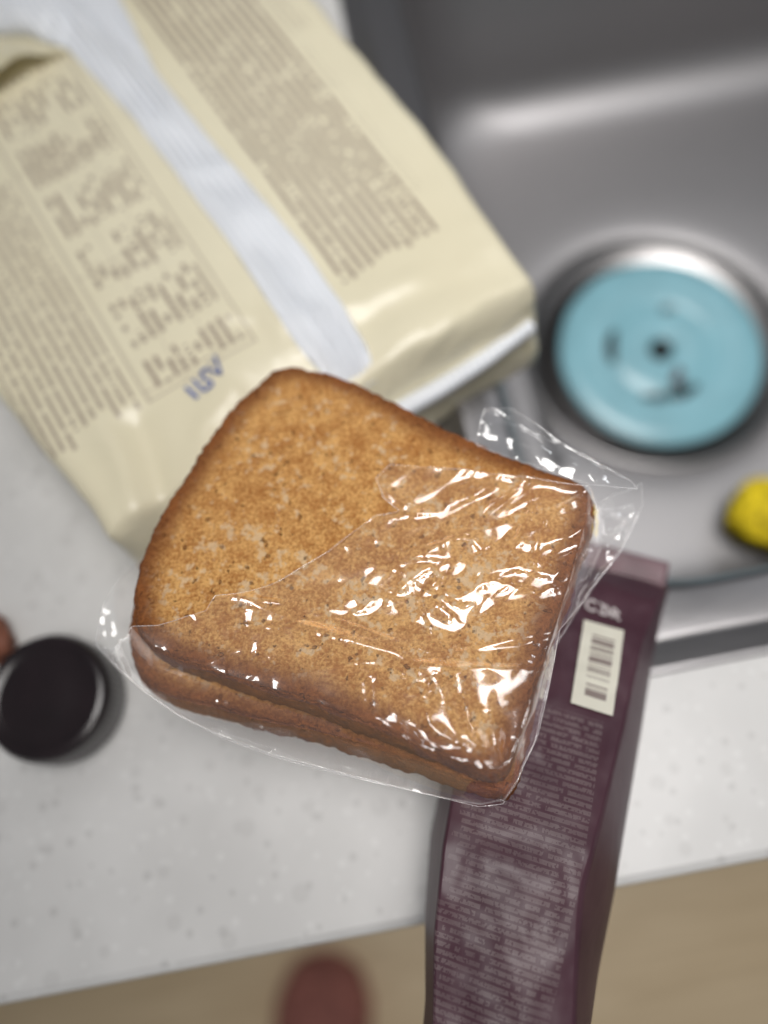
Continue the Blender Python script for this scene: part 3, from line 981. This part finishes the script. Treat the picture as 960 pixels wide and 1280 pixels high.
def slice_mesh(name, seed, poly, wtop, th=TH1):
    N = 560
    P = smooth_closed(poly, N)
    # ragged crust line
    ang = np.linspace(0, 2 * math.pi, N, endpoint=False)
    c = P.mean(0)
    Rv = P - c
    Rl = np.hypot(Rv[:, 0], Rv[:, 1])
    rag = 0.6 * fbm(np.cos(ang) * 22, np.sin(ang) * 22, seed, 3) + 0.35 * noise2(np.cos(ang) * 5, np.sin(ang) * 5, seed + 4)
    P = c + Rv * (1 + rag / Rl)[:, None]
    Rv = P - c
    rings = []          # (inset mm, w mm, crust)
    r = 1.7
    for k in np.linspace(0.004, 1, 120) ** 0.85:
        rings.append(('k', k))
    specs = []
    for _, k in rings:
        specs.append((None, k, 0.0, None))
    for ph in np.linspace(0, 90, 9)[1:]:
        specs.append((r * (1 - math.sin(rad(ph))), None, -r * (1 - math.cos(rad(ph))), 1))
    for v in np.linspace(0, 1, 18)[1:-1]:
        specs.append((-0.9 * math.sin(math.pi * v) - 2.2 * v, None, -r - (th - 2 * r) * v, 1))
    for ph in np.linspace(90, 0, 9):
        specs.append((r * (1 - math.sin(rad(ph))) - 2.2, None, -th + r * (1 - math.cos(rad(ph))), 1))
    for k in np.linspace(0.95, 0.02, 24):
        specs.append((None, k, -th, None))
    inner = 1 - r / Rl
    loops, crust = [], []
    for j, (ins, k, w, _) in enumerate(specs):
        f = (1 - ins / Rl) if k is None else inner * k
        Q = c + Rv * f[:, None]
        dist = Rl * (1 - f)
        x, y = Q[:, 0], Q[:, 1]
        rough = 0.42 * fbm(x / 9, y / 9, seed + 2, 3) + 0.30 * fbm(x / 2.4, (y + w * 1.3) / 2.4, seed + 7, 3)
        side = min(1.0, max(0.0, -w / r))
        W = np.full(N, w)
        W = W + rough * (1 if w > -th * 0.6 else -0.4) * (1 - 0.6 * side)
        # gentle doming and a shallow dip
        W = W - (0.7 * sstep(12, 0, dist) if w > -r else 0)
        out = 0.45 * fbm(ang * 30, np.full(N, w / 2.2), seed + 9, 3) * side
        Q = Q + Rv / Rl[:, None] * out[:, None]
        loops.append(np.stack([Q[:, 0], Q[:, 1], W + wtop], 1) / 1000)
        crust.append(np.clip(sstep(19, 0.0, dist) ** 1.5 * 0.85 + 0.4 * side, 0, 1))
    V_, F_ = loft(loops, cap0=True, cap1=True)
    F_ = [tuple(reversed(f)) for f in F_]
    o_ = mesh_obj(name, V_, F_, MT['toast'], attrs={'crust': np.concatenate(crust)})
    o_.location = T0
    o_.rotation_euler = (TA, 0, 0)
    return o_


tag(slice_mesh('toast_slice', 1, TOAST, 0.0), 'golden brown toast slice on top, face up, half covered by clear wrap', 'toast', 'toast slices in the clear wrap')
tag(slice_mesh('toast_slice', 31, LOWER, -TH1 + 0.9), 'darker lower toast slice peeking out along the near edge under the other slice', 'toast', 'toast slices in the clear wrap')

# ---------------------------------------------------------------- clear wrap
wrap = empty('clear_plastic_wrap', T0, (TA, 0, 0))
tag(wrap, 'crinkled clear plastic wrap pulled over the near half of the toast', 'plastic wrap')


def sheet(name, poly, step, wfun, parent):
    P = np.array(poly)
    x0, y0 = P.min(0) - 2 * step
    x1, y1 = P.max(0) + 2 * step
    xs, ys = np.arange(x0, x1, step), np.arange(y0, y1, step)
    gx, gy = np.meshgrid(xs, ys, indexing='ij')
    sd, nx, ny = poly_sdf(gx, gy, poly)
    ins = sd < 0
    cell = ins[:-1, :-1] | ins[1:, :-1] | ins[:-1, 1:] | ins[1:, 1:]
    X_, Y_ = np.where(ins, gx, nx), np.where(ins, gy, ny)
    W = wfun(X_, Y_, np.where(ins, -sd, 0.0))
    idx = -np.ones(gx.shape, int)
    used = np.zeros(gx.shape, bool)
    for a, b in ((0, 0), (1, 0), (0, 1), (1, 1)):
        used[a:gx.shape[0] - 1 + a, b:gx.shape[1] - 1 + b] |= cell
    idx[used] = np.arange(used.sum())
    V_ = np.stack([X_[used], Y_[used], W[used]], 1) / 1000
    ii, jj = np.nonzero(cell)
    Fq = np.stack([idx[ii, jj], idx[ii + 1, jj], idx[ii + 1, jj + 1], idx[ii, jj + 1]], 1)
    o_ = mesh_obj(name, V_, [tuple(map(int, q)) for q in Fq], MT['film'], parent)
    # the cut edge of the film: a very thin bead that catches the light
    n = len(P)
    cl = np.vstack([P, P[:1]])
    s = np.concatenate([[0], np.cumsum(np.hypot(*np.diff(cl, axis=0).T))])
    q = np.arange(0, s[-1], 0.6)
    ex, ey = np.interp(q, s, cl[:, 0]), np.interp(q, s, cl[:, 1])
    C3 = np.stack([ex, ey, wfun(ex, ey, np.zeros_like(ex))], 1)
    T3 = np.roll(C3, -1, 0) - np.roll(C3, 1, 0)
    T3 /= np.linalg.norm(T3, axis=1)[:, None] + 1e-9
    U3 = np.cross(T3, (0, 0, 1.0))
    U3 /= np.linalg.norm(U3, axis=1)[:, None] + 1e-9
    W3 = np.cross(U3, T3)
    rr = 0.13 + 0.11 * noise2(q / 12, q * 0, 5)
    lp_ = [(C3 + rr[:, None] * (math.cos(t) * U3 + math.sin(t) * W3)) / 1000 for t in np.linspace(0, 2 * math.pi, 6, endpoint=False)]
    V_, F_ = loft([np.array(l) for l in lp_] + [np.array(lp_[0])])
    mesh_obj('cut_edge', V_, F_, MT['film_edge'], o_)
    return o_


def crease_field(x, y):
    h = np.zeros_like(x)
    rs = np.random.RandomState(5)
    wx = x + 0.7 * noise2(x / 11, y / 11, 41)
    wy = y + 0.7 * noise2(x / 11, y / 11, 47)
    for amp, w, line in CREASES:
        best = np.full(x.shape, 1e9)
        tt = np.zeros_like(x)
        sg = np.zeros_like(x)
        n = len(line) - 1
        for i in range(n):
            d, t, s = seg_dist(wx, wy, line[i], line[i + 1])
            m = d < best
            best[m] = d[m]
            tt[m] = ((i + t) / n)[m]
            sg[m] = np.sign(s)[m]
        wob = 1 + 0.35 * noise2(tt * 6, np.full_like(tt, amp * 31 + w), 9)
        side = rs.choice([-1, 1])
        ww = w * np.where(sg * side > 0, 1.6, 0.7)
        taper = 0.4 + 0.6 * np.sin(np.pi * np.clip(tt, 0.02, 0.98)) ** 0.6
        h += amp * wob * taper * np.exp(-(best / ww) ** 2)
    return h


def ridged(x, y, seed):
    return 1 - np.abs(noise2(x, y, seed))




from mathutils.geometry import delaunay_2d_cdt


class Facets:
    """crumpled sheet: random heights joined by flat triangles, edges slightly rounded"""
    def __init__(self, x0, x1, y0, y1, spacing, ang, stretch, amp, seed):
        rs = np.random.RandomState(seed)
        self.c, self.s, self.k, self.soft = math.cos(rad(ang)), math.sin(rad(ang)), stretch, spacing * 0.05
        cs = np.array([(x0, y0), (x1, y0), (x1, y1), (x0, y1)], float)
        U, Vc = self.uv(cs[:, 0], cs[:, 1])
        pts = []
        for u in np.arange(U.min() - spacing, U.max() + 2 * spacing, spacing):
            for v in np.arange(Vc.min() - spacing, Vc.max() + 2 * spacing, spacing):
                pts.append((u + rs.uniform(-0.48, 0.48) * spacing, v + rs.uniform(-0.48, 0.48) * spacing))
        res = delaunay_2d_cdt([Vector(p) for p in pts], [], [], 0, 1e-4)
        self.P = np.array([tuple(p) for p in res[0]])
        self.T = [tuple(t) for t in res[2] if len(t) == 3]
        self.H = rs.uniform(-1, 1, len(self.P)) * amp

    def uv(self, x, y):
        return (x * self.c + y * self.s) / self.k, -x * self.s + y * self.c

    def raw(self, x, y):
        u, v = self.uv(x, y)
        out = np.zeros_like(u)
        for t in self.T:
            (ax, ay), (bx, by), (cx, cy) = self.P[list(t)]
            den = (by - cy) * (ax - cx) + (cx - bx) * (ay - cy)
            if abs(den) < 1e-9:
                continue
            m = (u >= min(ax, bx, cx)) & (u <= max(ax, bx, cx)) & (v >= min(ay, by, cy)) & (v <= max(ay, by, cy))
            if not m.any():
                continue
            uu, vv = u[m], v[m]
            l1 = ((by - cy) * (uu - cx) + (cx - bx) * (vv - cy)) / den
            l2 = ((cy - ay) * (uu - cx) + (ax - cx) * (vv - cy)) / den
            l3 = 1 - l1 - l2
            ins = (l1 >= -1e-6) & (l2 >= -1e-6) & (l3 >= -1e-6)
            h = l1 * self.H[t[0]] + l2 * self.H[t[1]] + l3 * self.H[t[2]]
            o = out[m]
            o[ins] = h[ins]
            out[m] = o
        return out

    def __call__(self, x, y):
        e = self.soft
        return sum(self.raw(x + dx, y + dy) for dx, dy in ((0, 0), (e, 0), (-e, 0), (0, e), (0, -e), (e, e), (-e, -e), (e, -e), (-e, e))) / 9.0


FA = Facets(-95, 110, -80, 45, 8.5, 28, 2.9, 1.40, 4)
FB = Facets(-95, 110, -80, 45, 5.5, -10, 1.7, 0.50, 9)
FC = Facets(-95, 110, -80, 45, 8.5, -14, 3.0, 1.75, 14)


def front_w(x, y, edge):
    sd, _, _ = poly_sdf(x, y, TOAST)
    sd2, _, _ = poly_sdf(x, y, LOWER)
    o1 = np.clip(sd - 0.9, 0, None)
    o2 = np.clip(sd2 - 0.9, 0, None)
    base = 0.9 - 11.0 * (1 - np.exp(-(o1 / 4.0) ** 1.5))
    base = base - 9.0 * (1 - np.exp(-(o2 / 3.2) ** 1.5))
    # slack film lifts off the bread a little
    base = base + 1.1 * sstep(0, 14, -sd) * (0.5 + 0.5 * fbm(x / 22, y / 22, 61, 2))
    # the slack front stands up along a ridge and slopes down to the near edge
    best = np.full(np.shape(x), 1e9)
    sgn = np.zeros(np.shape(x))
    tt = np.zeros(np.shape(x))
    for k in range(len(RIDGE) - 1):
        d_, t_, s_ = seg_dist(x, y, RIDGE[k], RIDGE[k + 1])
        m_ = d_ < best
        best[m_], sgn[m_], tt[m_] = d_[m_], np.sign(s_)[m_], ((k + t_) / (len(RIDGE) - 1))[m_]
    prof_ = np.where(sgn < 0, np.clip(1 - best / 27.0, 0, 1), np.clip(1 - best / 11.0, 0, 1) ** 1.5)
    base = base + 4.4 * prof_ * (0.35 + 0.65 * sstep(0, 0.35, tt))
    cr = crease_field(x, y)
    crump = np.exp(-(((x - 18) / 26) ** 2 + ((y + 4) / 20) ** 2))
    wx, wy = x + 2.0 * noise2(x / 7, y / 7, 3), y + 2.0 * noise2(x / 7, y / 7, 5)
    up_ = sstep(-22, 6, y + 0.35 * (x - 20))
    fine = FA(x, y) * up_ + FC(x, y) * (1 - up_) + FB(x, y) * (0.25 + 0.75 * crump)
    soft = 0.35 * noise2(x / 15, y / 10, 33)
    # long tension folds: streaks over the upper right, fans gathered at the two corners
    ua, va = x * 0.86 + y * 0.51, -x * 0.51 + y * 0.86
    va = va + 1.5 * noise2(ua / 18, va / 14, 51)
    streak = ridged(ua / 30, va / 6.0, 52) ** 2.5
    soft = soft + 0.8 * streak * sstep(5, 32, x) * sstep(-26, -8, y)

    def fan(cx, cy, k, reach, seed):
        th, rr_ = np.arctan2(y - cy, x - cx), np.hypot(x - cx, y - cy)
        th = np.mod(th + 0.6, 2 * math.pi)
        return ridged(th * k + 0.3 * noise2(x / 12, y / 12, seed), rr_ / 38, seed + 1) ** 2.2 * np.clip(rr_ / 16, 0, 1) * np.exp(-(rr_ / reach) ** 2)
    soft = soft + 3.0 * fan(34, -73, 2.4, 50, 55) + 1.3 * fan(-89, -1, 3.2, 48, 57)
    curl = 0.7 * np.exp(-(edge / 0.9) ** 2) * sstep(-14, -6, -np.abs(sd) - 0 * x)
    return base + 1.15 * cr + fine + soft + curl


def back_w(x, y, edge):
    sd, _, _ = poly_sdf(x, y, TOAST)
    o = np.clip(sd, 0, None)
    w = -30.5 + 0.2 * fbm(x / 10, y / 10, 71, 2)
    rise = 11.5 * sstep(2, 16, o)
    flapm = sstep(45, 62, x) * sstep(8, 24, y)
    lobe = sstep(-66, -74, x)
    w = w + rise * (1 - flapm) + flapm * sstep(-6, 3, sd) * (25.5 + 1.5 * noise2(x / 9, y / 6, 3)) + lobe * 1.5 * noise2(x / 8, y / 8, 8)
    w = w + flapm * sstep(-6, 3, sd) * (2.2 * np.sin(np.clip(sd, 0, 20) * 0.30) - 0.10 * np.clip(sd, 0, 30)) + flapm * (1.2 * ridged((x * 0.72 - y * 0.69) / 22, (x * 0.69 + y * 0.72) / 5.0, 22) ** 3) * sstep(-6, 3, sd)
    return w + 0.35 * ridged(x / 9, y / 6, 18) ** 3 * sstep(0, 4, o) + 0.8 * np.exp(-(edge / 1.0) ** 2)


sheet('front_sheet', FILM, 0.45, front_w, wrap)
sheet('back_sheet', BACK, 0.8, back_w, wrap)


def flap_w(x, y, edge):
    """loose lip of the bag folded up along the upper right edge of the toast"""
    d, t, _ = seg_dist(x, y, FLAP[1], FLAP[4])
    v = np.clip(d, 0, 16)
    w = 1.5 + 3.0 * np.sin(math.pi * np.clip(v / 13.0, 0, 1)) ** 0.8 - 2.0 * t
    w = w + 0.9 * ridged(t * 2.2, v / 5.0, 81) ** 2.5 + 0.5 * noise2(x / 5, y / 5, 83)
    return w


sheet('folded_lip', FLAP, 0.45, flap_w, wrap)

# ---------------------------------------------------------------- small things
lid = empty('jar_lid', (-0.1475, 0.0655, 0.0))
lid.scale = (1.08, 1.08, 1.15)
tag(lid, 'glossy dark brown round jar lid on the counter near the toast', 'lid')
th = np.linspace(0, 2 * math.pi, 240, endpoint=False)
loops = []
for r, z, rib in ((0.0232, 0.0005, 1), (0.0236, 0.002, 1), (0.0236, 0.0165, 1), (0.0233, 0.0182, 0.4), (0.0222, 0.0196, 0), (0.0206, 0.0202, 0),
                  (0.0192, 0.0201, 0), (0.0182, 0.0194, 0), (0.017, 0.0192, 0), (0.010, 0.0196, 0), (0.002, 0.0198, 0)):
    rr = r + 0.00035 * rib * np.cos(th * 60)
    loops.append(np.stack([rr * np.cos(th), rr * np.sin(th), np.full(240, z)], 1))
V, F = loft(loops[:5], cap0=True)
mesh_obj('skirt', V, F, MT['lid'], lid)
V, F = loft(loops[4:], cap1=True)
mesh_obj('top_disc', V, F, MT['lid'], lid)

lp = lumpy('brown_nut', 0.0075, 0.0115, 0.0062, MT['lump'], 9, amp=0.22, freq=2.2, sq=0.9, level=4)
lp.location = (-0.177, 0.0985, 0.0058)
lp.rotation_euler = (0, 0, rad(20))
tag(lp, 'small reddish brown lump on the counter beyond the dark lid, at the left edge', 'nut')

slp = empty('house_slipper', (-0.205, -0.262, -0.85), (0, 0, rad(-14)))
slp.scale = (1.30, 1.0, 1.0)
tag(slp, 'dark red slipper toe on the wooden floor below the counter', 'slipper')


def slipper_outline(k):
    y = np.array([0.105, 0.100, 0.085, 0.050, 0.0, -0.06, -0.12, -0.15, -0.155])
    hw = np.array([0.004, 0.020, 0.036, 0.047, 0.048, 0.040, 0.036, 0.026, 0.004]) * k
    yy = np.linspace(y[0], y[-1], 40)
    h = np.interp(-yy, -y, hw)
    Rr = np.stack([h, yy], 1)
    return np.concatenate([Rr, np.stack([-h, yy], 1)[::-1]])


so = slipper_outline(1.0)
loops = [np.column_stack([so * s_, np.full(len(so), z)]) for s_, z in ((0.97, 0.001), (1.0, 0.006), (1.0, 0.014), (0.96, 0.019))]
V, F = loft(loops, cap0=True, cap1=True)
mesh_obj('sole', V, F, MT['slip'], slp)
rows = []
for yy in np.linspace(0.098, -0.02, 30):
    hw = np.interp(-yy, [-0.105, -0.100, -0.085, -0.05, 0, 0.06], [0.004, 0.020, 0.036, 0.047, 0.048, 0.040]) * 0.99
    ht = 0.012 + 0.048 * math.sin(math.pi / 2 * min(1, (0.102 - yy) / 0.10)) ** 0.8
    a = np.linspace(0, math.pi, 26)
    rows.append(np.stack([hw * np.cos(a), np.full(26, yy), 0.014 + ht * np.sin(a) ** 0.75], 1))
V, F = loft(rows, close=False)
o = mesh_obj('upper', V, F, MT['slip'], slp)
o.modifiers.new('thickness', 'SOLIDIFY').thickness = 0.004
